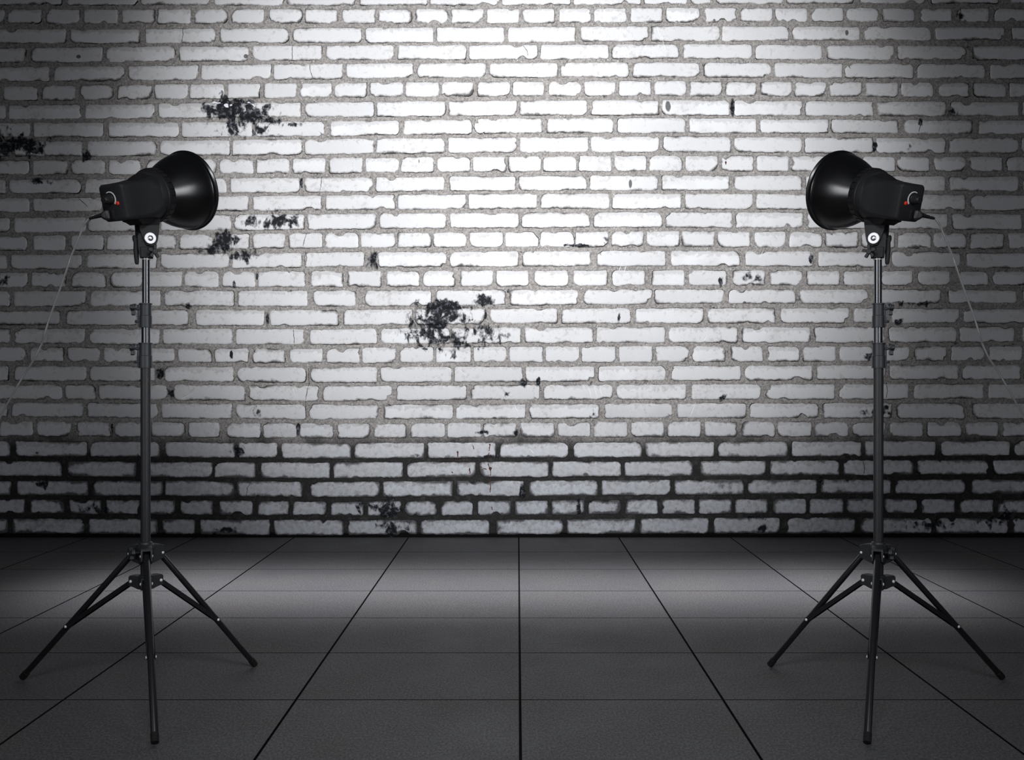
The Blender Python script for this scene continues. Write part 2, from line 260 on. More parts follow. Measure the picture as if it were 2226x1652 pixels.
def brick(x0, x1, topf, botf, rnd, seed, lod=False):
    """one brick: outline in frame pixels of the wall plane, worn and chipped, standing proud of the mortar"""
    rg = random.Random(seed)
    w, = (x1 - x0,)
    step = 9.0 if lod else 3.2
    rc = [rg.uniform(2.5, 7) if rg.random() < .68 else rg.uniform(8, 16) for _ in range(4)]
    hgt = botf((x0+x1)/2) - topf((x0+x1)/2)
    # a list of (edge position 0..1 on each of four sides) with corner arcs
    chips = []
    for _ in range(rg.choice((0, 0, 1, 1, 2, 3))):
        chips.append((rg.uniform(0, 1), rg.uniform(3, 16), rg.uniform(1.0, 4.2)))
    if rg.random() < 0.28: chips.append((rg.choice((0.0, .5)) + (hgt / (2 * (w + hgt))) * rg.choice((0, 1)) + rg.uniform(-.01, .01), rg.uniform(9, 17), rg.uniform(4, 8)))
    per = 2 * (w + hgt); N = int(per / step)
    rings = []
    tiltx = rg.uniform(-.003, .003); tiltz = rg.uniform(-.003, .003); D = rg.uniform(.009, .014)
    for (dl, dep, ev, k) in ((-2.3, -0.004, 0.0, 1.0), (0.0, D * .62, 0.0, 1.0), (1.3, D, 0.22, 0.95), (4.6, D + .001, 0.62, 0.6), (9.5, D + .0014, 1.0, 0.25)):
        ring = []
        hw, hh = w / 2 - dl, hgt / 2 - dl
        for i in range(N):
            s = i / N * per
            # walk clockwise from the upper left corner
            if s < w: u, v = -w/2 + s, hgt/2
            elif s < w + hgt: u, v = w/2, hgt/2 - (s - w)
            elif s < 2*w + hgt: u, v = w/2 - (s - w - hgt), -hgt/2
            else: u, v = -w/2, -hgt/2 + (s - 2*w - hgt)
            u *= hw / (w/2); v *= hh / (hgt/2)
            q = (0 if u < 0 else 1) if v > 0 else (3 if u < 0 else 2)
            r = max(rc[q] - dl * .5, 1.5); r = min(r, hw, hh)
            cu, cv = hw - r, hh - r
            au, av = abs(u), abs(v)
            if au > cu and av > cv:
                du, dv = au - cu, av - cv
                m_ = max(du, dv); l_ = math.hypot(du, dv) or 1
                au, av = cu + du / l_ * m_, cv + dv / l_ * m_
                nu, nv = du / l_, dv / l_
            elif au / hw > av / hh: nu, nv = 1, 0
            else: nu, nv = 0, 1
            sgu, sgv = (1 if u >= 0 else -1), (1 if v >= 0 else -1)
            d = 1.2 * fbm(s * .03, seed % 977) + (0.75 * fbm(s * .16 , seed % 911 + 50, 3) if not lod else 0)
            tt = s / per
            for (c, wd, am) in chips:
                dd = abs(tt - c % 1.0); dd = min(dd, 1 - dd) * per
                if dd < wd * 1.6: d += am * math.exp(-(dd / wd * 1.5) ** 4)
            d = max(d, -1.3) * k
            px_ = (x0 + x1) / 2 + sgu * (au - nu * d)
            vy = sgv * (av - nv * d)
            t_, b_ = topf(px_), botf(px_)
            py_ = (t_ + b_) / 2 - vy * (b_ - t_) / hgt
            y = YW - dep - (tiltx * u / max(w/2, 1) + tiltz * v / (hgt/2)) * (1 if dep > .005 else 0)
            vert = bm.verts.new((wx(px_), y, wz(py_)))
            vert[lay] = (ev, (vy / hgt) + .5, rnd, 1)
            ring.append(vert)
        rings.append(ring)
    n = N
    for a in range(len(rings) - 1):
        for i in range(n):
            f = bm.faces.new((rings[a][i], rings[a+1][i], rings[a+1][(i+1) % n], rings[a][(i+1) % n]))
            f.material_index = 1 if a == 0 else 0
            f.smooth = True
    f = bm.faces.new(rings[-1][::-1]); f.material_index = 0; f.smooth = False

EXT = 620
for ri, (oy, T, B, JL, JM, JR) in enumerate(ROWS):
    joints = []
    for off, js, lo, hi in ((0, JL, -99, 765), (740, JM, 765, 1473), (1426, JR, 1473, 9999)):
        for a, b in js:
            a, b = off + a * K, off + b * K
            if lo <= (a + b) / 2 < hi: joints.append((a, b))
    joints.sort()
    pitch = 81 if ri in HEADS else 161
    while joints[0][0] > -EXT: a, b = joints[0]; joints.insert(0, (a - pitch, b - pitch))
    while joints[-1][1] < 2226 + EXT: a, b = joints[-1]; joints.append((a + pitch, b + pitch))
    tp = [oy + v * K for v in T]; bt = [oy + v * K for v in B]
    tf = lambda x, tp=tp: interp(PX8, tp, x); bf = lambda x, bt=bt: interp(PX8, bt, x)
    for j in range(len(joints) - 1):
        a, b = joints[j][1], joints[j+1][0]
        if b - a < 12: continue
        brick(a, b, tf, bf, random.random(), ri * 1000 + j, lod=(b < -60 or a > 2290))
for r in range(1, 7):      # courses above the frame
    off = -random.uniform(0, 150); head = r in (3,)
    pitch = 81 if head else 158
    y1 = -21 - 40.6 * (r - 1) - 8; y0 = y1 - 31
    x = -EXT + off
    while x < 2226 + EXT:
        wd = pitch - random.uniform(6, 11)
        brick(x, x + wd, lambda q, y0=y0: y0, lambda q, y1=y1: y1, random.random(), 90000 + r * 500 + int(x), lod=True); x += pitch
# mortar bed behind the bricks, one gently uneven sheet
xa, xb, za, zb = wx(-EXT - 40), wx(2226 + EXT + 40), -0.02, wz(-275)
NX, NZ = 260, 130
g_ = []
for iz in range(NZ + 1):
    row = []
    for ix in range(NX + 1):
        x = xa + (xb - xa) * ix / NX; z = za + (zb - za) * iz / NZ
        y = YW - 0.0035 - 0.003 * noise.noise(Vector((x * 5, z * 9, 1.0))) - 0.002 * noise.noise(Vector((x * 17, z * 25, 4.0)))
        v = bm.verts.new((x, y, z)); v[lay] = (0, 0, 0.5, 1); row.append(v)
    g_.append(row)
for iz in range(NZ):
    for ix in range(NX):
        f = bm.faces.new((g_[iz][ix], g_[iz][ix+1], g_[iz+1][ix+1], g_[iz+1][ix])); f.material_index = 2; f.smooth = True
# solid body of the wall behind
def raw_box(bm, x0, x1, y0, y1, z0, z1, mi=0):
    vs_ = [bm.verts.new((x, y, z)) for x in (x0, x1) for y in (y0, y1) for z in (z0, z1)]
    for q in ((0,1,3,2),(4,6,7,5),(0,4,5,1),(2,3,7,6),(0,2,6,4),(1,5,7,3)):
        f = bm.faces.new([vs_[i] for i in q]); f.material_index = mi
raw_box(bm, xa, xb, YW + 0.004, YW + 0.25, za, zb, 2)

bm.normal_update()
tree = BVHTree.FromBMesh(bm)
def drape(px, py, lift=.0006):
    h = tree.ray_cast(Vector((wx(px), YW - 1, wz(py))), Vector((0, 1, 0)))
    return Vector((wx(px), (h[0].y if h[0] else YW - .015) - lift, wz(py)))
def mark(pts, width, mi, jit=0.6, taper=False):
    """thin mark lying on the bricks (crack, drip, scratch)"""
    rg = random.Random(int(pts[0][0] * 7 + pts[0][1]))
    dense = []
    for (ax, ay), (bx, by) in zip(pts, pts[1:]):
        n = max(2, int(math.hypot(bx - ax, by - ay) / 3))
        for i in range(n): dense.append((ax + (bx - ax) * i / n + rg.uniform(-jit, jit), ay + (by - ay) * i / n + rg.uniform(-jit, jit) * .4))
    dense.append(pts[-1])
    prev = None
    for i, (x, y) in enumerate(dense):
        a = dense[max(0, i - 1)]; b = dense[min(len(dense) - 1, i + 1)]
        dx, dy = b[0] - a[0], b[1] - a[1]; l = math.hypot(dx, dy) or 1
        t = i / max(1, len(dense) - 1)
        wd = width * rg.uniform(.6, 1.2) * ((.4 + .6 * math.sin(math.pi * min(1, t * 1.3))) if taper else 1) / 2
        p = [drape(x - dy / l * wd, y + dx / l * wd), drape(x + dy / l * wd, y - dx / l * wd)]
        cur = [bm.verts.new(q) for q in p]
        for c in cur: c[lay] = (1, .5, .5, 1)
        if prev:
            f = bm.faces.new((prev[0], prev[1], cur[1], cur[0])); f.material_index = mi
        prev = cur
CR = [[(398, 61), (399, 75), (396, 94)], [(636, 99), (636, 130)], [(674, 140), (675, 155), (681, 171)], [(700, 385), (698, 402), (696, 417)], [(668, 503), (663, 520), (660, 535)],
      [(664, 582), (668, 560), (664, 548)], [(639, 717), (640, 735), (640, 752)], [(672, 833), (668, 850), (664, 875), (666, 905)], [(545, 1048), (539, 1060), (536, 1078)],
      [(2004, 263), (1998, 278), (1996, 293)], [(1926, 832), (1928, 850), (1925, 868)], [(1875, 1000), (1878, 1015), (1877, 1030)], [(1138, 100), (1146, 112), (1147, 122)], [(172, 432), (182, 440), (192, 450)],
      [(671, 800), (671, 820), (673, 835)], [(1860, 575), (1862, 592)]]
for c in CR: mark(c, 1.2, 3)
for c in [[(995, 981), (996, 1002)], [(1028, 968), (1030, 976)], [(1065, 966), (1063, 980)], [(1063, 984), (1062, 1002)], [(1061, 1007), (1066, 1020), (1067, 1036)], [(1067, 1038), (1066, 1058), (1065.5, 1070)],
          [(1040, 1011), (1048, 1016)], [(1051, 1018), (1058, 1020)], [(1021, 1019), (1022, 1029)], [(1041, 1072), (1041, 1079)], [(1044, 1071), (1045, 1077)], [(1003, 992), (1006, 996)], [(982, 1025), (985, 1028)],
          [(1069, 1101), (1070, 1108)], [(1027, 1105), (1028, 1115)]]: mark(c, 2.0, 4, jit=.5)
for (cx, cy, wdt) in ((995, 984, 3.6), (1065, 967, 4), (1066, 1019, 6.5), (1021, 1021, 3.5), (1577, 355, 4.2), (911, 351, 2.5)): mark([(cx, cy - 4), (cx, cy), (cx, cy + 4)], wdt, 4, .3, True)
for c, wd in (([(455, 228), (466, 225.5), (480, 224)], 9), ([(488, 229), (497, 231), (505, 228)], 8), ([(534, 228), (541, 224), (549, 226), (555, 233)], 5)): mark(c, wd, 5, .4, True)
for c in [[(1428, 60), (1432, 72), (1437, 85)], [(1441, 95), (1447, 112)], [(1438, 80), (1444, 102)], [(1474, 180), (1484, 200)], [(1000, 805), (1016, 818)], [(1280, 842), (1286, 866)], [(1292, 842), (1299, 866)], [(1304, 843), (1309, 864)], [(1118, 880), (1128, 900)], [(450, 668), (470, 655)],
          [(1345, 590), (1352, 570)], [(1356, 592), (1363, 572)], [(1500, 905), (1512, 875)], [(390, 870), (430, 850)], [(635, 840), (645, 865)], [(552, 100), (560, 118)], [(1150, 975), (1166, 990)], [(945, 270), (936, 292)], [(1530, 742), (1537, 728)], [(2010, 778), (2014, 765)], [(1650, 560), (1660, 545)]]: mark(c, 1.3, 6, .3, True)

def finish(bm, name, mats, parent=None, smooth=True, sx=1, origin=None):
    if sx < 0:
        for v in bm.verts: v.co.x = -v.co.x
        bmesh.ops.reverse_faces(bm, faces=bm.faces[:])
    me = bpy.data.meshes.new(name)
    bm.to_mesh(me); bm.free()
    if parent is not None: me.set_sharp_from_angle(angle=R(38))
    for m in (mats if isinstance(mats, (list, tuple)) else [mats]): me.materials.append(m)
    o = bpy.data.objects.new(name, me); COL.objects.link(o)
    if parent is not None: o.parent = parent
    return o
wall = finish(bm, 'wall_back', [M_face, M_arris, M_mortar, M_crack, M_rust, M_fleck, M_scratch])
wall['kind'] = 'structure'; wall['label'] = 'old whitewashed brick wall with grey mortar and dark tar splashes'

# ------------------------------------------------------------------ the tiled floor
def tile_material():
    m = mat('slate_tile', rough=0.62, spec=0.35); g = NT(m); P = g.coord()
    at = g.n('ShaderNodeAttribute', attribute_name='tile'); sc = g.n('ShaderNodeSeparateColor'); g.put(sc.inputs[0], at.outputs['Color'])
    n1 = g.noise(P, 2.2, 5, .6); n2 = g.noise(g.vmath('MULTIPLY', P, (1, .55, 1)), 120, 3, .7); n3 = g.noise(P, 14, 4, .6)
    c = g.mix(sc.outputs[0], (0.064, 0.066, 0.075), (0.083, 0.084, 0.093))
    c = g.mix(g.ramp(n1, .35, .7), c, (0.092, 0.085, 0.083))
    c = g.mix(g.ramp(n2, .35, .68), g.mix(.55, c, (0.028, 0.028, 0.031)), g.mix(.35, c, (0.24, 0.235, 0.24)))
    c = g.mix(g.math('MULTIPLY', g.ramp(n3, .5, .75), .25), c, (0.05, 0.05, 0.055))
    g.put(g.b.inputs['Base Color'], c)
    g.put(g.b.inputs['Roughness'], g.ramp(n1, .2, .8, .55, .75))
    g.bump(n2, .5, .0025)
    return m
M_tile = tile_material(); M_grout = mat('tile_joint', (0.006, 0.006, 0.006), 0.9, spec=.1)
jx = [-4.85, -4.14, -3.44, -2.73, -2.04, -1.42, -0.693, 0.008, 0.643, 1.353, 2.05, 2.67, 3.36, 4.05, 4.75]
jx = [H * v for v in jx]
jy = [F * H * (0.002924 - 0.0002475 * k) for k in range(0, 13)]
jy[0] = YW + 0.02
bm = bmesh.new(); lay = bm.verts.layers.float_color.new('tile'); GAP = .0035
for i in range(len(jx) - 1):
    for j in range(len(jy) - 1):
        x0, x1, y0, y1 = jx[i] + GAP, jx[i+1] - GAP, jy[j+1] + GAP * .7, jy[j] - GAP * .7
        rv = random.random(); b = .0018
        rings = []
        for ins, z in ((0, -.014), (0, -b), (b * .4, -b * .3), (b, 0)):
            r_ = [bm.verts.new((x, y, z)) for x, y in ((x0+ins, y0+ins), (x1-ins, y0+ins), (x1-ins, y1-ins), (x0+ins, y1-ins))]
            for v in r_: v[lay] = (rv, 0, 0, 1)
            rings.append(r_)
        for a in range(3):
            for k in range(4): bm.faces.new((rings[a][k], rings[a][(k+1) % 4], rings[a+1][(k+1) % 4], rings[a+1][k])).material_index = 1
        bm.faces.new(rings[-1])
raw_box(bm, jx[0], jx[-1], jy[-1], YW + .02, -.08, -.008, 1)
floor = finish(bm, 'floor', [M_tile, M_grout]); floor['kind'] = 'structure'; floor['label'] = 'dark grey stone tile floor with black joints'

# ------------------------------------------------------------------ shape helpers
def frame_z(d):
    d = Vector(d).normalized(); up = Vector((0, 0, 1)) if abs(d.z) < .95 else Vector((0, 1, 0))
    x = up.cross(d).normalized(); y = d.cross(x); return Matrix((x, y, d)).transposed()
def loft(bm, rings, cap=True, smooth=True, closed=False):
    vr = [[bm.verts.new(p) for p in r] for r in rings]; n = len(vr[0])
    for a in range(len(vr) - (0 if closed else 1)):
        q = vr[(a + 1) % len(vr)]
        for i in range(n):
            f = bm.faces.new((vr[a][i], vr[a][(i+1) % n], q[(i+1) % n], q[i])); f.smooth = smooth
    if cap and not closed:
        bm.faces.new(vr[0][::-1]); bm.faces.new(vr[-1])
    return vr
def cyl(bm, p0, p1, r, r1=None, n=24, bev=0.0):
    p0, p1 = Vector(p0), Vector(p1); m = frame_z(p1 - p0); r1 = r if r1 is None else r1; L = (p1 - p0).length
    prof = [(0, r - bev), (bev, r), (L - bev, r1), (L, r1 - bev)] if bev else [(0, r), (L, r1)]
    loft(bm, [[p0 + m @ Vector((q * math.cos(2*math.pi*i/n), q * math.sin(2*math.pi*i/n), t)) for i in range(n)] for t, q in prof])
def lathe(bm, M, prof, n=64, cap=False, closed=False):
    """profile of (along, radius) about the local Z of M"""
    loft(bm, [[M @ Vector((q * math.cos(2*math.pi*i/n), q * math.sin(2*math.pi*i/n), t)) for i in range(n)] for t, q in prof], cap=cap, closed=closed)
def prism(bm, M, outline, d0, d1, bev=0.0, smooth=False):
    cx = sum(p[0] for p in outline) / len(outline); cy = sum(p[1] for p in outline) / len(outline)
    def sh(k): return [(cx + (x - cx) * k, cy + (y - cy) * k) for x, y in outline]
    ext = max(math.hypot(x - cx, y - cy) for x, y in outline)
    kk = 1 - bev / ext
    seq = [(d0, kk), (d0 + bev, 1), (d1 - bev, 1), (d1, kk)] if bev else [(d0, 1), (d1, 1)]
    loft(bm, [[M @ Vector((x, y, d)) for x, y in sh(k)] for d, k in seq], smooth=smooth)
def rrect(w, h, r, n=6, ox=0, oy=0):
    out = []
    for k, (sx_, sy_) in enumerate(((1, 1), (-1, 1), (-1, -1), (1, -1))):
        for i in range(n + 1):
            a = math.pi / 2 * (k + i / n); out.append((ox + sx_ * (w/2 - r) + r * math.cos(a), oy + sy_ * (h/2 - r) + r * math.sin(a)))
    return out
def star(ro, ri_, lobes, n=8):
    return [((ri_ + (ro - ri_) * (0.5 + 0.5 * math.tanh(3 * math.cos(lobes * a)))) * math.cos(a), (ri_ + (ro - ri_) * (0.5 + 0.5 * math.tanh(3 * math.cos(lobes * a)))) * math.sin(a)) for a in [2 * math.pi * i / (lobes * n) for i in range(lobes * n)]]
def rivet(bm, p, d, r=.0048):
    M = Matrix.Translation(p) @ frame_z(d).to_4x4()
    lathe(bm, M, [(-.001, r), (.0008, r), (.0022, r * .86), (.0033, r * .55), (.0038, r * .12)], n=16, cap=True)
def tube(bm, pts, r, n=12, sub=8):
    P_ = [Vector(p) for p in pts]; out = []
    for i in range(len(P_) - 1):
        a, b, c, d = P_[max(i-1, 0)], P_[i], P_[i+1], P_[min(i+2, len(P_)-1)]
        for k in range(sub):
            t = k / sub
            out.append(.5 * ((2*b) + (c - a) * t + (2*a - 5*b + 4*c - d) * t*t + (3*b - a - 3*c + d) * t**3))
    out.append(P_[-1]); rings = []
    up = Vector((0, 1, 0))
    for i, p in enumerate(out):
        d = (out[min(i+1, len(out)-1)] - out[max(i-1, 0)]).normalized()
        x = up.cross(d).normalized(); y = d.cross(x); up = y.cross(x) * -1 if False else up
        rings.append([p + x * (r * math.cos(2*math.pi*k/n)) + y * (r * math.sin(2*math.pi*k/n)) for k in range(n)])
    loft(bm, rings)
def thing(name, label, cat, loc, group=None):
    o = bpy.data.objects.new(name, None); COL.objects.link(o); o.location = loc; o.empty_display_size = .1
    o['label'] = label; o['category'] = cat
    if group: o['group'] = group
    return o

def grain(m, scale, strength, dist):
    g = NT(m); g.bump(g.noise(g.coord(), scale, 3, .6), strength, dist); return m
M_plastic = grain(mat('black_plastic', (0.019, 0.0193, 0.021), 0.55, spec=.35), 900, .25, .0006)
M_plastic2 = mat('black_moulded_plastic', (0.017, 0.017, 0.018), 0.42, spec=.4)
M_reflector = mat('glossy_black_lacquer', (0.004, 0.004, 0.0045), 0.27, spec=1.0)
M_inner = mat('silver_reflector_lining', (0.75, 0.75, 0.76), 0.35, metal=.9)
M_tube = mat('black_chrome_tube', (0.17, 0.174, 0.185), 0.27, metal=.95)
M_tube2 = mat('black_anodised_tube', (0.018, 0.0185, 0.021), 0.36, metal=.0, spec=.6)
M_collar = grain(mat('grey_cast_metal', (0.062, 0.066, 0.074), 0.42, metal=.35), 700, .3, .0008)
M_cast = grain(mat('dark_cast_plastic', (0.024, 0.025, 0.028), 0.46, spec=.45), 700, .3, .0008)
M_leg = mat('black_painted_leg', (0.014, 0.014, 0.0155), 0.34, spec=.55)
M_rubber = mat('black_rubber', (0.010, 0.010, 0.010), 0.7, spec=.3)
M_rivet = mat('polished_rivet', (0.95, 0.95, 0.96), 0.35, metal=.15)
M_washer = mat('brushed_steel_washer', (0.78, 0.78, 0.80), 0.38, metal=.45)
M_bolt = mat('steel_bolt', (0.80, 0.81, 0.83), 0.38, metal=1.0)
M_white = mat('white_print', (0.85, 0.85, 0.86), 0.5)
M_red = mat('red_button', (0.80, 0.035, 0.015), 0.32)
M_cord = mat('grey_black_cord', (0.30, 0.31, 0.32), 0.30, spec=.8, metal=.35)
M_bulb = mat('lit_bulb', (1, 1, 1), 0.4, emis=12)

# ------------------------------------------------------------------ light stand, lamp and cord (left one measured, right one mirrored)
PXR = 316.5
def build_side(sx, words):
    rx_left = (PXR - VX) * S
    rx = rx_left if sx > 0 else -rx_left - 2 * 12 * S
    U = lambda px: (px - PXR) * S
    V = lambda py: H + (VY - py) * S
    st = thing('light_stand', words['stand'], 'light stand', (rx, Y0, 0), 'tripod light stands in front of the brick wall')
    def part(name, mats, fn, parent=st):
        b = bmesh.new(); fn(b); bmesh.ops.recalc_face_normals(b, faces=b.faces[:])
        return finish(b, name, mats, parent, sx=sx)
    # tubes
    def fluted(b, z0, z1, r, depth, lob=10, xo=0.0, n=80):
        prof = [r - depth * max(0, math.cos(lob * 2*math.pi*i/n)) ** 6 for i in range(n)]
        loft(b, [[Vector((xo + prof[i] * math.cos(2*math.pi*i/n), prof[i] * math.sin(2*math.pi*i/n), z)) for i in range(n)] for z in (z0, z1)])
    part('upper_tube', M_tube, lambda b: cyl(b, (.002, 0, V(700)), (.002, 0, V(560)), 8.2 * S, n=40))
    part('middle_tube', M_tube, lambda b: fluted(b, V(790), V(700), 9.3 * S, .0006, 8, .0015))
    part('lower_tube', M_tube2, lambda b: fluted(b, V(1282), V(780), 10.5 * S, .0012, 10))
    # locking collars
    def collar(z_top, z_bot, r, dx):
        zt, zb, = V(z_top), V(z_bot); r *= S
        def body(b):
            M = Matrix.Translation((dx, 0, 0))
            zs = zt + (zb - zt) * .5
            prof = [(zb, r*.8), (zb, r + .0016), (zb + .003, r + .0018), (zb + .0035, r), (zs - .002, r), (zs, r - .0020), (zt - .0055, r - .0022), (zt - .005, r + .0012), (zt - .001, r + .0012), (zt, r * .8)]
            lathe(b, M, prof, n=48, cap=True)
            # clamp ears on the outer side
            Mx = Matrix.Translation((dx, 0, 0)) @ Matrix(((-1, 0, 0, 0), (0, -1, 0, 0), (0, 0, 1, 0), (0, 0, 0, 1)))
            prism(b, Mx, rrect(.018, .026, .005, 4, ox=r * .80), zb + .004, zt - .006, .001)
        c = part('locking_collar', M_collar, body)
        xk = dx - r - .006
        zk = zt - (z_bot - z_top) * S * .24
        def knob(b):
            cyl(b, (dx - r * .8, -.010, zk), (xk - .016, -.010, zk), .0042, n=16, bev=.0005)
            cyl(b, (dx - r * .8, -.010, zk), (xk - .002, -.010, zk), .0062, n=16, bev=.0008)
            M = Matrix.Translation((xk - .022, -.010, zk)) @ Matrix.Rotation(R(90), 4, 'Y') @ Matrix.Rotation(R(8), 4, 'Z')
            prism(b, M, star(.0275, .010, 3, 14), -.001, .013, .0015)
            cyl(b, (xk - .026, -.010, zk), (xk - .01, -.010, zk), .010, n=20, bev=.001)
        part('clamp_knob', M_collar, knob)
        zq = zb + (z_bot - z_top) * S * .24
        def bolt(b):
            cyl(b, (dx - r * .8, -.010, zq), (xk - .008, -.010, zq), .0048, n=16, bev=.0006)
            cyl(b, (xk - .009, -.010, zq), (xk - .001, -.010, zq), .0066, n=6, bev=.0008)
        part('clamp_bolt', M_collar, bolt, c)
    collar(659, 712, 13.2, .0005); collar(745, 800, 14.2, -.0005)
    # tripod geometry: feet where they meet the floor
    feet = []
    for fx, fy in ((48, 1478), (555, 1450), (337, 1621)):
        d = fy - VY; Y = F * H / d; X = (fx - VX) / d * H
        feet.append(Vector((X - rx_left, Y - Y0, 0)))
    zh, zl = V(1204), V(1264); RH, RL = .062, .058; t_b = .575; lr = .0136
    hubb, lowb = [], []
    for i, ft in enumerate(feet):
        ax = Vector((ft.x, ft.y, 0)).normalized(); side = Vector((-ax.y, ax.x, 0))
        top = ax * RH + Vector((0, 0, zh)); low = ax * RL + Vector((0, 0, zl))
        dirn = (ft - top).normalized(); end = ft + Vector((0, 0, lr * math.hypot(ft.x, ft.y) / (ft - top).length * .98))
        hubb.append((ax, side, top)); lowb.append((ax, side, low))
        dd = (end - top).normalized(); e2 = end - dd * .035
        def leg(b, top=top, e2=e2, dd=dd):
            m = frame_z(dd); L = (e2 - top).length; n = 24
            rings = []
            for t, q in ((-.006, .55), (-.003, .85), (.002, 1), (L - .001, 1), (L, .97)):
                rings.append([top + m @ Vector((lr * q * math.cos(2*math.pi*k/n), lr * q * .92 * math.sin(2*math.pi*k/n), t)) for k in range(n)])
            loft(b, rings)
        lg = part('leg', M_leg, leg)
        part('rubber_foot', M_rubber, lambda b, e2=e2, dd=dd, end=end: cyl(b, e2 - dd * .002, end, lr * 1.1, lr * 1.06, n=24, bev=.0015), lg)
        bp = top + (end - top) * t_b
        def brace(b, low=low, bp=bp, side=side):
            d = (bp - low); L = d.length; d.normalize(); nrm = side.cross(d).normalized()
            for s_ in (-1, 1):
                o_ = side * (s_ * (lr + .0016)); M = Matrix.Translation(low + o_) @ Matrix((d, nrm, side)).transposed().to_4x4()
                out = [(-.007, -.006), (-.004, -.0088), (L + .003, -.0088), (L + .009, -.0055), (L + .009, .0055), (L + .003, .0088), (-.004, .0088), (-.007, .006)]
                prism(b, M, out, -.0010, .0010)
            # web of the channel, stopping short of the leg
            M = Matrix.Translation(low) @ Matrix((d, nrm, side)).transposed().to_4x4()
            sgn = 1 if nrm.z > 0 else -1
            prism(b, M, [(.006, sgn * .0070), (L * .80, sgn * .0070), (L * .80, sgn * .0088), (.006, sgn * .0088)], -(lr + .001), lr + .001)
        br = part('brace', M_leg, brace)
        for s_ in (-1, 1):
            o_ = side * (s_ * (lr + .0028))
            part('rivet', M_rivet, lambda b: rivet(b, bp + o_, side * s_, .0062), br)
            part('rivet', M_rivet, lambda b: rivet(b, low + o_ * 1.35, side * s_, .0066), br)
    def hub(b):
        M = Matrix.Identity(4)
        lathe(b, M, [(V(1226), .018), (V(1226), .026), (V(1214), .031), (V(1206), .033), (V(1192), .037), (V(1186), .036), (V(1184), .034), (V(1183), .034), (V(1182), .0295), (V(1178), .0265), (V(1177), .022), (V(1177), .018)], n=48, cap=True)
        for ax, side, top in hubb:
            for s_ in (-1, 1):
                o_ = side * (s_ * (lr + .0055)); Mx = Matrix.Translation(o_ + Vector((0, 0, zh))) @ Matrix((ax, Vector((0, 0, 1)), side)).transposed().to_4x4()
                out = [(.012, .036), (.030, .038), (.055, .036), (.072, .030), (.076, .022), (.076, -.020), (.058, -.025), (.036, -.034), (.012, -.040)]
                prism(b, Mx, out, -.0035, .0035, .001)
            Mx = Matrix.Translation(Vector((0, 0, zh))) @ Matrix((ax, Vector((0, 0, 1)), side)).transposed().to_4x4()
            prism(b, Mx, [(.012, .037), (.030, .0395), (.055, .037), (.073, .030), (.074, .021), (.052, .020), (.030, .014), (.012, .014)], -(lr + .006), lr + .006, .001)
    hb = part('leg_hub', M_cast, hub)
    for ax, side, top in hubb:
        for s_ in (-1, 1): part('rivet', M_rivet, lambda b: rivet(b, top + ax * .004 + side * (s_ * (lr + .0088)), side * s_, .0058), hb)
    def hknob(b):
        p = Vector((U(304), -.036, V(1199))); d = Vector((-.80, -.60, 0)).normalized()
        M = Matrix.Translation(p) @ frame_z(d).to_4x4()
        cyl(b, p - d * .02, p + d * .024, .007, n=16, bev=.0008)
        prism(b, M @ Matrix.Rotation(R(20), 4, 'Z'), star(.0265, .0095, 3, 14), .012, .028, .0015)
        lathe(b, M, [(.010, .011), (.029, .011), (.031, .009)], n=20, cap=True)
    part('clamp_knob', M_cast, hknob)
    def lowhub(b):
        lathe(b, Matrix.Identity(4), [(V(1279), .0225), (V(1277), .027), (V(1256), .029), (V(1252), .029), (V(1250), .0265), (V(1249), .0225)], n=40, cap=True)
        for ax, side, low in lowb:
            Mx = Matrix.Translation(Vector((0, 0, zl))) @ Matrix((ax, Vector((0, 0, 1)), side)).transposed().to_4x4()
            for s_ in (-1, 1):
                out = [(.010, .020), (.040, .023), (.064, .023), (.069, .018), (.069, -.020), (.050, -.021), (.024, -.030), (.010, -.030)]
                prism(b, Mx, out, s_ * (lr + .0052) - .0024, s_ * (lr + .0052) + .0024, .0008)
            prism(b, Mx, [(.010, .022), (.040, .024), (.064, .024), (.068, .018), (.040, .014), (.010, .014)], -(lr + .006), lr + .006, .0008)
    part('brace_hub', M_cast, lowhub)

    # ---------------- lamp
    zb = V(563)
    lx = .0030
    lp = thing('studio_lamp', words['lamp'], 'studio lamp', (rx + sx * lx, Y0, zb), 'studio lamps with wide black reflectors')
    hd, el = R(27.0), R(14.5)
    a_ = Vector((math.sin(hd) * math.cos(el), math.cos(hd) * math.cos(el), math.sin(el)))
    h_ = Vector((math.cos(hd), -math.sin(hd), 0)); v_ = h_.cross(a_).normalized()
    if v_.z < 0: v_ = -v_
    q = S
    org = Vector((0, 0, 2.060 - zb)) + a_ * (129 * q)           # centre of the reflector mouth
    # local frame of the head: X = right of the axis, Y = up, Z = along the axis
    MH = Matrix.Translation(org) @ Matrix((h_, v_, a_)).transposed().to_4x4()
    def lpart(name, mats, fn, parent=lp, local=False): return part(name, mats, fn, parent)
    RP = [(0, 88.0), (-1.5, 89.8), (-4, 90.0), (-6, 88.4), (-7.5, 86.8), (-12, 86.2), (-14, 86.8), (-16, 85.6), (-22, 84.2), (-32, 81.6), (-44, 77.6), (-56, 72.4), (-68, 66.4), (-80, 59.8), (-92, 53.2), (-100, 49.0)]
    def refl(b):
        outer = [(-3.5 * q, 86.4 * q), (-1 * q, 86.9 * q)] + [(t * q, r * q) for t, r in RP]
        lathe(b, MH, outer + [(-100 * q, 46 * q)], n=96)
    reflector = lpart('reflector', M_reflector, refl)
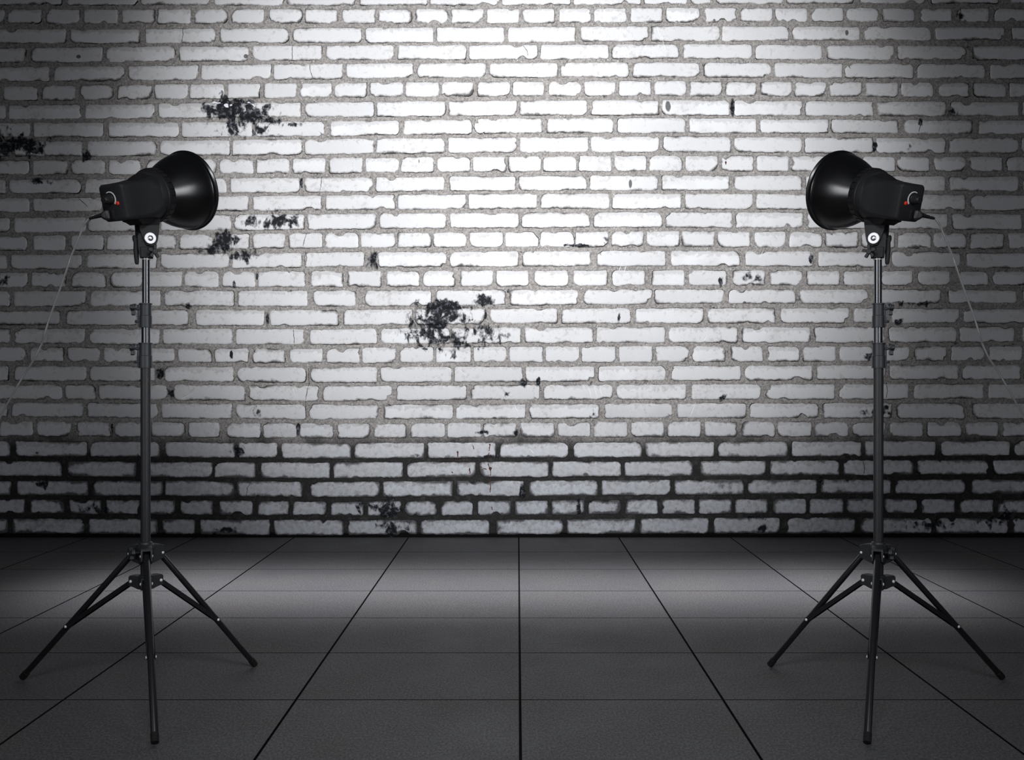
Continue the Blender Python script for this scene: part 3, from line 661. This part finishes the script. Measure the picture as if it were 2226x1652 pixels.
    def lining(b):
        lathe(b, MH, [(-2 * q, 86.6 * q), (-6 * q, 85.6 * q)] + [(t * q, (r - 2.0) * q) for t, r in RP[7:]] + [(-100 * q, 20 * q)], n=96)
    lpart('reflector_lining', M_inner, lining, reflector)
    def ring_(b):
        n = 160; rings = []
        prof = [(-96, 48), (-97, 54.5), (-99, 56.5), (-118, 58.2), (-120, 57), (-121, 50)]
        for t, r in prof:
            row = []
            for i in range(n):
                rr = r
                row.append(MH @ Vector((rr * q * math.cos(2*math.pi*i/n), rr * q * math.sin(2*math.pi*i/n), t * q)))
            rings.append(row)
        loft(b, rings, cap=False)
        for k in range(26):         # raised grip lugs round the ring
            a0 = 2 * math.pi * k / 26
            pts = []
            for t in (-101.5, -115.0):
                for (rr, da) in ((56.0, -.075), (58.6, -.07), (58.6, .07), (56.0, .075)):
                    rr2 = rr + (0.9 if t < -95 else 0)
                    pts.append(b.verts.new(MH @ Vector((rr2 * q * math.cos(a0 + da), rr2 * q * math.sin(a0 + da), t * q))))
            for f in ((0,1,2,3), (7,6,5,4), (0,4,5,1), (1,5,6,2), (2,6,7,3)): b.faces.new([pts[i] for i in f])
    lpart('locking_ring', M_plastic2, ring_)
    def se(wd, ht, rr, oy, t, n=64):    # rounded section, blends from box to circle
        pts = rrect(wd, ht, rr, n // 4 - 1, 0, oy)
        return [MH @ Vector((x * q, y * q, t * q)) for x, y in pts]
    def housing(b):
        loft(b, [se(60, 70, 6, -4, -225), se(66, 76, 9, -4, -223.5), se(68, 78, 9, -4, -221), se(71, 79, 9, -4, -200), se(78, 82, 11, -4, -170), se(88, 87, 17, -3.5, -148), se(97, 94, 30, -2.5, -133), se(101, 100, 42, -1.5, -120)])
        lathe(b, MH, [(-133 * q, 30 * q), (-132 * q, 50 * q), (-130 * q, 52.8 * q), (-124 * q, 54.5 * q), (-120 * q, 55 * q), (-118 * q, 50 * q)], n=96, cap=True)
    hs = lpart('housing', M_plastic, housing)
    def vent(b):
        MV = MH @ Matrix.Diagonal((.76, 1, 1, 1))
        lathe(b, MV, [(-122 * q, 50.5 * q), (-134 * q, 50 * q), (-146 * q, 47.5 * q), (-158 * q, 43 * q), (-166 * q, 37 * q), (-168 * q, 20 * q)], n=64, cap=True)
        for k in range(11):
            ang = R(90) + R(-48 + k * 9.6)
            c_, s_ = math.cos(ang), math.sin(ang); tx, ty = -s_, c_
            pts = []
            for t, r in ((-137, 49.4), (-147, 47.0), (-158, 43.0), (-164, 39.0)):
                for dr, dw in ((-2, -1.5), (1.8, -1.2), (1.8, 1.2), (-2, 1.5)):
                    pts.append(b.verts.new(MV @ Vector((((r + dr) * c_ + dw * tx) * q, ((r + dr) * s_ + dw * ty) * q, t * q))))
            for g in range(3):
                for e in range(4):
                    b.faces.new((pts[g*4+e], pts[g*4+(e+1) % 4], pts[g*4+4+(e+1) % 4], pts[g*4+4+e]))
            b.faces.new(pts[0:4]); b.faces.new(pts[12:16])
    lpart('vent_grille', M_plastic2, vent, hs)
    ZB = -225 * q
    kx, ky = -5.0, 4.0
    def dial(b):
        M = MH @ Matrix.Translation((kx * q, ky * q, ZB)) @ Matrix.Rotation(math.pi, 4, 'X')
        n = 72
        def row(z, r, gr): return [M @ Vector(((r + gr * math.cos(24 * 2*math.pi*i/n)) * q * math.cos(2*math.pi*i/n), (r + gr * math.cos(24 * 2*math.pi*i/n)) * q * math.sin(2*math.pi*i/n), z * q)) for i in range(n)]
        loft(b, [row(-1, 10.5, 0), (row(2, 10.5, 0)), row(3, 9.5, .35), row(13, 8.8, .35), row(14.5, 8.0, 0), row(18, 7.6, 0), row(19, 6.8, 0)])
    lpart('control_dial', M_plastic2, dial, hs)
    def scale(b):
        n = 28; up_, lo = [], []
        for i in range(n + 1):
            an = R(120) - R(165) * i / n; wd = 1.6 + 2.2 * i / n
            for lst, r in ((up_, 15 + wd / 2), (lo, 15 - wd / 2)): lst.append((kx + r * math.cos(an), ky + r * math.sin(an)))
        out = up_ + lo[::-1]
        top_ = [b.verts.new(MH @ Vector((x * q, y * q, ZB - .0007))) for x, y in out]; bot = [b.verts.new(MH @ Vector((x * q, y * q, ZB + .001))) for x, y in out]
        m = n + 1
        for i in range(n):
            for L_ in (top_, bot): b.faces.new((L_[i], L_[i+1], L_[2*m-2-i], L_[2*m-1-i]))
        for i in range(2 * m): b.faces.new((top_[i], top_[(i+1) % (2*m)], bot[(i+1) % (2*m)], bot[i]))
    s2 = lpart('dial_scale', M_white, scale, hs); s2['label'] = 'white crescent scale'
    def button(b):
        M = MH @ Matrix.Translation(((kx + 19.5) * q, (ky - 10) * q, ZB)) @ Matrix.Rotation(math.pi, 4, 'X')
        lathe(b, M, [(-.001, 4.3 * q), (.002, 4.3 * q), (.0038, 3.8 * q), (.005, 2.6 * q), (.0056, .6 * q)], n=24, cap=True)
    s3 = lpart('indicator_button', M_red, button, hs); s3['label'] = 'round red button'
    def socket(b):
        M = MH @ Matrix.Translation((-14 * q, -28 * q, ZB)) @ Matrix.Rotation(math.pi, 4, 'X')
        prism(b, M, rrect(24 * q, 21 * q, 5 * q), -.002, .004, .001, smooth=False)
    lpart('power_inlet', M_plastic2, socket, hs)
    def bulb(b):
        lathe(b, MH, [(-102 * q, 5 * q), (-92 * q, 9 * q), (-82 * q, 13 * q), (-76 * q, 12 * q), (-72 * q, 6 * q), (-71 * q, 1 * q)], n=24, cap=True)
    lpart('bulb', M_bulb, bulb)
    # mount below the housing
    def shoe(b):
        M = MH @ Matrix.Rotation(R(90), 4, 'X')
        # outline in head X (right) and -Z; thickness along -Y
        def rr_(y, w2, t0, t1): return [MH @ Vector((x * q, y * q, t * q)) for x, t in ((-w2, t0), (w2, t0), (w2, t1), (-w2, t1))]
        loft(b, [rr_(-38, 24, -188, -112), rr_(-47, 24, -186, -113), rr_(-50, 22, -180, -116), rr_(-57, 19, -172, -120)], smooth=False)
    lpart('mounting_shoe', M_plastic, shoe)
    Z = lambda py: V(py) - zb
    X_ = lambda px: (px - 318.0) * q
    def yoke(b):
        # two tapering cheeks hanging from the shoe, each standing along the head's heading
        f_ = Vector((.94, .34, 0)).normalized(); s_ = Vector((.34, -.94, 0)).normalized()
        M = Matrix((f_, Vector((0, 0, 1)), s_)).transposed().to_4x4()
        out = [(X_(303), Z(482)), (X_(346), Z(478)), (X_(345), Z(495)), (X_(342), Z(520)), (X_(338), Z(532)), (X_(330), Z(536)), (X_(318), Z(534)), (X_(311), Z(520)), (X_(304), Z(500))]
        prism(b, M, out, .016, .026, .002)
        prism(b, M, out, -.026, -.016, .002)
        prism(b, M, [(X_(303), Z(482)), (X_(346), Z(478)), (X_(345), Z(490)), (X_(305), Z(492))], -.026, .026, .001)
    yk = lpart('tilt_yoke', M_plastic, yoke)
    def slotted(b):
        M = Matrix((Vector((.93, -.37, 0)), Vector((0, 0, 1)), Vector((-.37, -.93, 0)))).transposed().to_4x4()
        x0, x1 = X_(294), X_(309)
        for (xa_, xb_) in ((x0 + .0005, x0 + .0085), (x0 + .0115, x0 + .0165), (x0 + .0195, x0 + .0290)):
            prism(b, M, [(xa_ + .005, Z(513)), (xb_ + .005, Z(513)), (xb_, Z(484)), (xa_, Z(484))], .010, .019, .0008)
        prism(b, M, [(x0 + .005, Z(513)), (x0 + .033, Z(513)), (x0 + .030, Z(480)), (x0 - .002, Z(480))], .006, .014, .0008)
        cyl(b, M @ Vector((x0 + .017, Z(508), .008)), M @ Vector((x0 + .017, Z(508), .021)), .0075, n=20, bev=.001)
    lpart('slotted_plate', M_plastic2, slotted, yk)
    def post(b):
        f_ = Vector((.94, .34, 0)).normalized(); s_ = Vector((.34, -.94, 0)).normalized()
        M = Matrix((f_, Vector((0, 0, 1)), s_)).transposed().to_4x4()
        out = [(X_(308), Z(505)), (X_(330), Z(505)), (X_(334), Z(520)), (X_(333), Z(545)), (X_(330), Z(561)), (X_(305), Z(561)), (X_(301), Z(540)), (X_(300), Z(512))]
        prism(b, M, out, -.0155, .0155, .002)
        prism(b, M, [(X_(305), Z(538)), (X_(334), Z(538)), (X_(332), Z(561)), (X_(307), Z(561))], -.022, .022, .003)
    ps = lpart('pole_socket', M_plastic, post)
    sdir = Vector((.56, -.83, 0)).normalized()
    wc = Vector((X_(331.5), -.026, Z(519.5)))
    def washer(b):
        M = Matrix.Translation(wc) @ frame_z(sdir).to_4x4()
        lathe(b, M, [(-.006, 12.4 * q), (.001, 12.4 * q), (.0022, 11.6 * q), (.0022, 4 * q)], n=48, cap=True)
    ws = lpart('pivot_washer', M_washer, washer); ws['label'] = 'round bright steel washer'
    def nut(b):
        M = Matrix.Translation(wc) @ frame_z(sdir).to_4x4()
        lathe(b, M, [(.0015, 6.0 * q), (.0032, 6.0 * q), (.0065, 4.6 * q), (.0082, 2.6 * q), (.0086, .4 * q)], n=32, cap=True)
    lpart('domed_nut', M_bolt, nut, ws)
    def lever(b):
        p = Vector((X_(297), -.004, 0))
        n = 20; rings = []
        for py, w_, xo in ((512, 4.0, -3), (515, 5.6, -3), (522, 5.8, -2.4), (527, 5.0, -1.0), (545, 5.6, -.6), (562, 5.2, .6), (572, 4.4, 1.2), (575, 3.0, 1.4)):
            rings.append([p + Vector((xo * q + w_ * q * math.cos(2*math.pi*k/n), w_ * .9 * q * math.sin(2*math.pi*k/n), Z(py))) for k in range(n)])
        loft(b, rings)
        cyl(b, (X_(293), -.004, Z(520)), (X_(312), -.004, Z(520)), .0075, n=20, bev=.001)
    lpart('tilt_lever', M_plastic, lever)
    def sknob(b):
        p = Vector((X_(334), -.020, Z(549))); d = Vector((.62, -.78, -.02)).normalized()
        M = Matrix.Translation(p) @ frame_z(d).to_4x4()
        cyl(b, p, p + d * .03, .0095, n=20, bev=.001)
        prism(b, M @ Matrix.Rotation(R(15), 4, 'Z'), star(.029, .012, 5, 12), .024, .036, .002)
        lathe(b, M, [(.024, .0115), (.038, .0115), (.040, .0095)], n=24, cap=True)
    lpart('socket_knob', M_plastic2, sknob)
    def trim(b):
        lathe(b, Matrix.Identity(4), [(-.0035, .008), (-.0035, .0180), (-.0008, .0183), (.0004, .0175), (.0004, .008)], n=40, cap=True)
    t_ = lpart('socket_ring', M_washer, trim); t_['label'] = 'thin bright metal ring'
    # the lamp's own light, sitting at the bulb
    d = bpy.data.lights.new('bulb_light', 'SPOT'); d.energy = LAMP_W; d.spot_size = R(54); d.spot_blend = 0.9; d.shadow_soft_size = .02; d.color = (.98, .985, 1.0)
    lo = bpy.data.objects.new('bulb_light', d); COL.objects.link(lo)
    pos = org - a_ * (66 * q); ad = a_.copy()
    pos = Vector((pos.x * sx, pos.y, pos.z)); ad.x *= sx
    lo.parent = lp; lo.location = pos; lo.rotation_euler = ad.to_track_quat('-Z', 'Y').to_euler()

    # ---------------- power cord, plugged into the back panel and running down to the floor outside the frame
    plug_c = MH @ Vector((-14 * q, -28 * q, ZB - .002)) + Vector((lx, 0, zb))
    co = thing('power_cord', words['cord'], 'cord', (rx + sx * -1.1, Y0, 0), 'power cords of the two lamps')
    base = Vector((-1.1, 0, 0))
    L_ = lambda px, py, dy: Vector((U(px) * (1 + dy / Y0) + rx_left * dy / Y0, dy, H + (V(py) - H) * (1 + dy / Y0)))
    path = [L_(206, 467, -.075), L_(196, 473, -.08), L_(187, 483, -.08), L_(180, 495, -.075), L_(170, 521, -.07), L_(154, 558, -.06), L_(147, 580, -.06), L_(129, 632, -.05), L_(108, 690, -.04), L_(97, 726, -.04), L_(90, 748, -.03), L_(77, 776, -.03), L_(54, 812, -.02), L_(34, 846, -.02), L_(0, 908, -.01),
            L_(-45, 1010, 0), L_(-80, 1130, 0), L_(-110, 1290, 0), Vector((-.92, .02, .06)), Vector((-1.02, .03, .0045)), Vector((-1.2, .05, .0042)), Vector((-1.5, .12, .0042)), Vector((-1.75, .3, .0042))]
    def cord(b):
        tube(b, [p - base for p in path], .0040, n=12)
    part('cable', M_cord, cord, co)
    d0 = (path[0] - plug_c).normalized()
    def plug(b):
        pc = plug_c - base
        M = Matrix.Translation(pc) @ frame_z(-a_ * .7 + d0 * .5).to_4x4()
        def rr_(t, w_, h2): return [M @ Vector((x, y, t)) for x, y in rrect(w_ * q, h2 * q, 3.5 * q, 5)]
        loft(b, [rr_(.001, 15, 19), rr_(.004, 17, 21), rr_(.018, 17, 20), rr_(.026, 13, 15), rr_(.032, 9, 10)], smooth=False)
    part('plug', M_plastic2, plug, co)
    def relief(b):
        p0 = plug_c + (path[0] - plug_c) * .42 - base; p1 = path[1] + (path[2] - path[1]) * .2 - base; d = p1 - p0; n = 7
        cyl(b, p0, p1, .0055, .0045, n=16)
        for k in range(n):
            a0 = p0 + d * ((k + .15) / n); a1 = p0 + d * ((k + .7) / n); rr2 = .0095 - .0042 * k / n
            cyl(b, a0, a1, rr2, rr2 * .95, n=20, bev=.0006)
    part('strain_relief', M_plastic2, relief, co)

build_side(1, dict(stand='black tripod light stand at the left, carrying the lamp that aims right',
                   lamp='black studio lamp on the left stand, its bell reflector turned to the right',
                   cord='thin dark power cord sagging from the left lamp out past the left edge'))
build_side(-1, dict(stand='black tripod light stand at the right, carrying the lamp that aims left',
                    lamp='black studio lamp on the right stand, its bell reflector turned to the left',
                    cord='thin dark power cord sagging from the right lamp out past the right edge'))
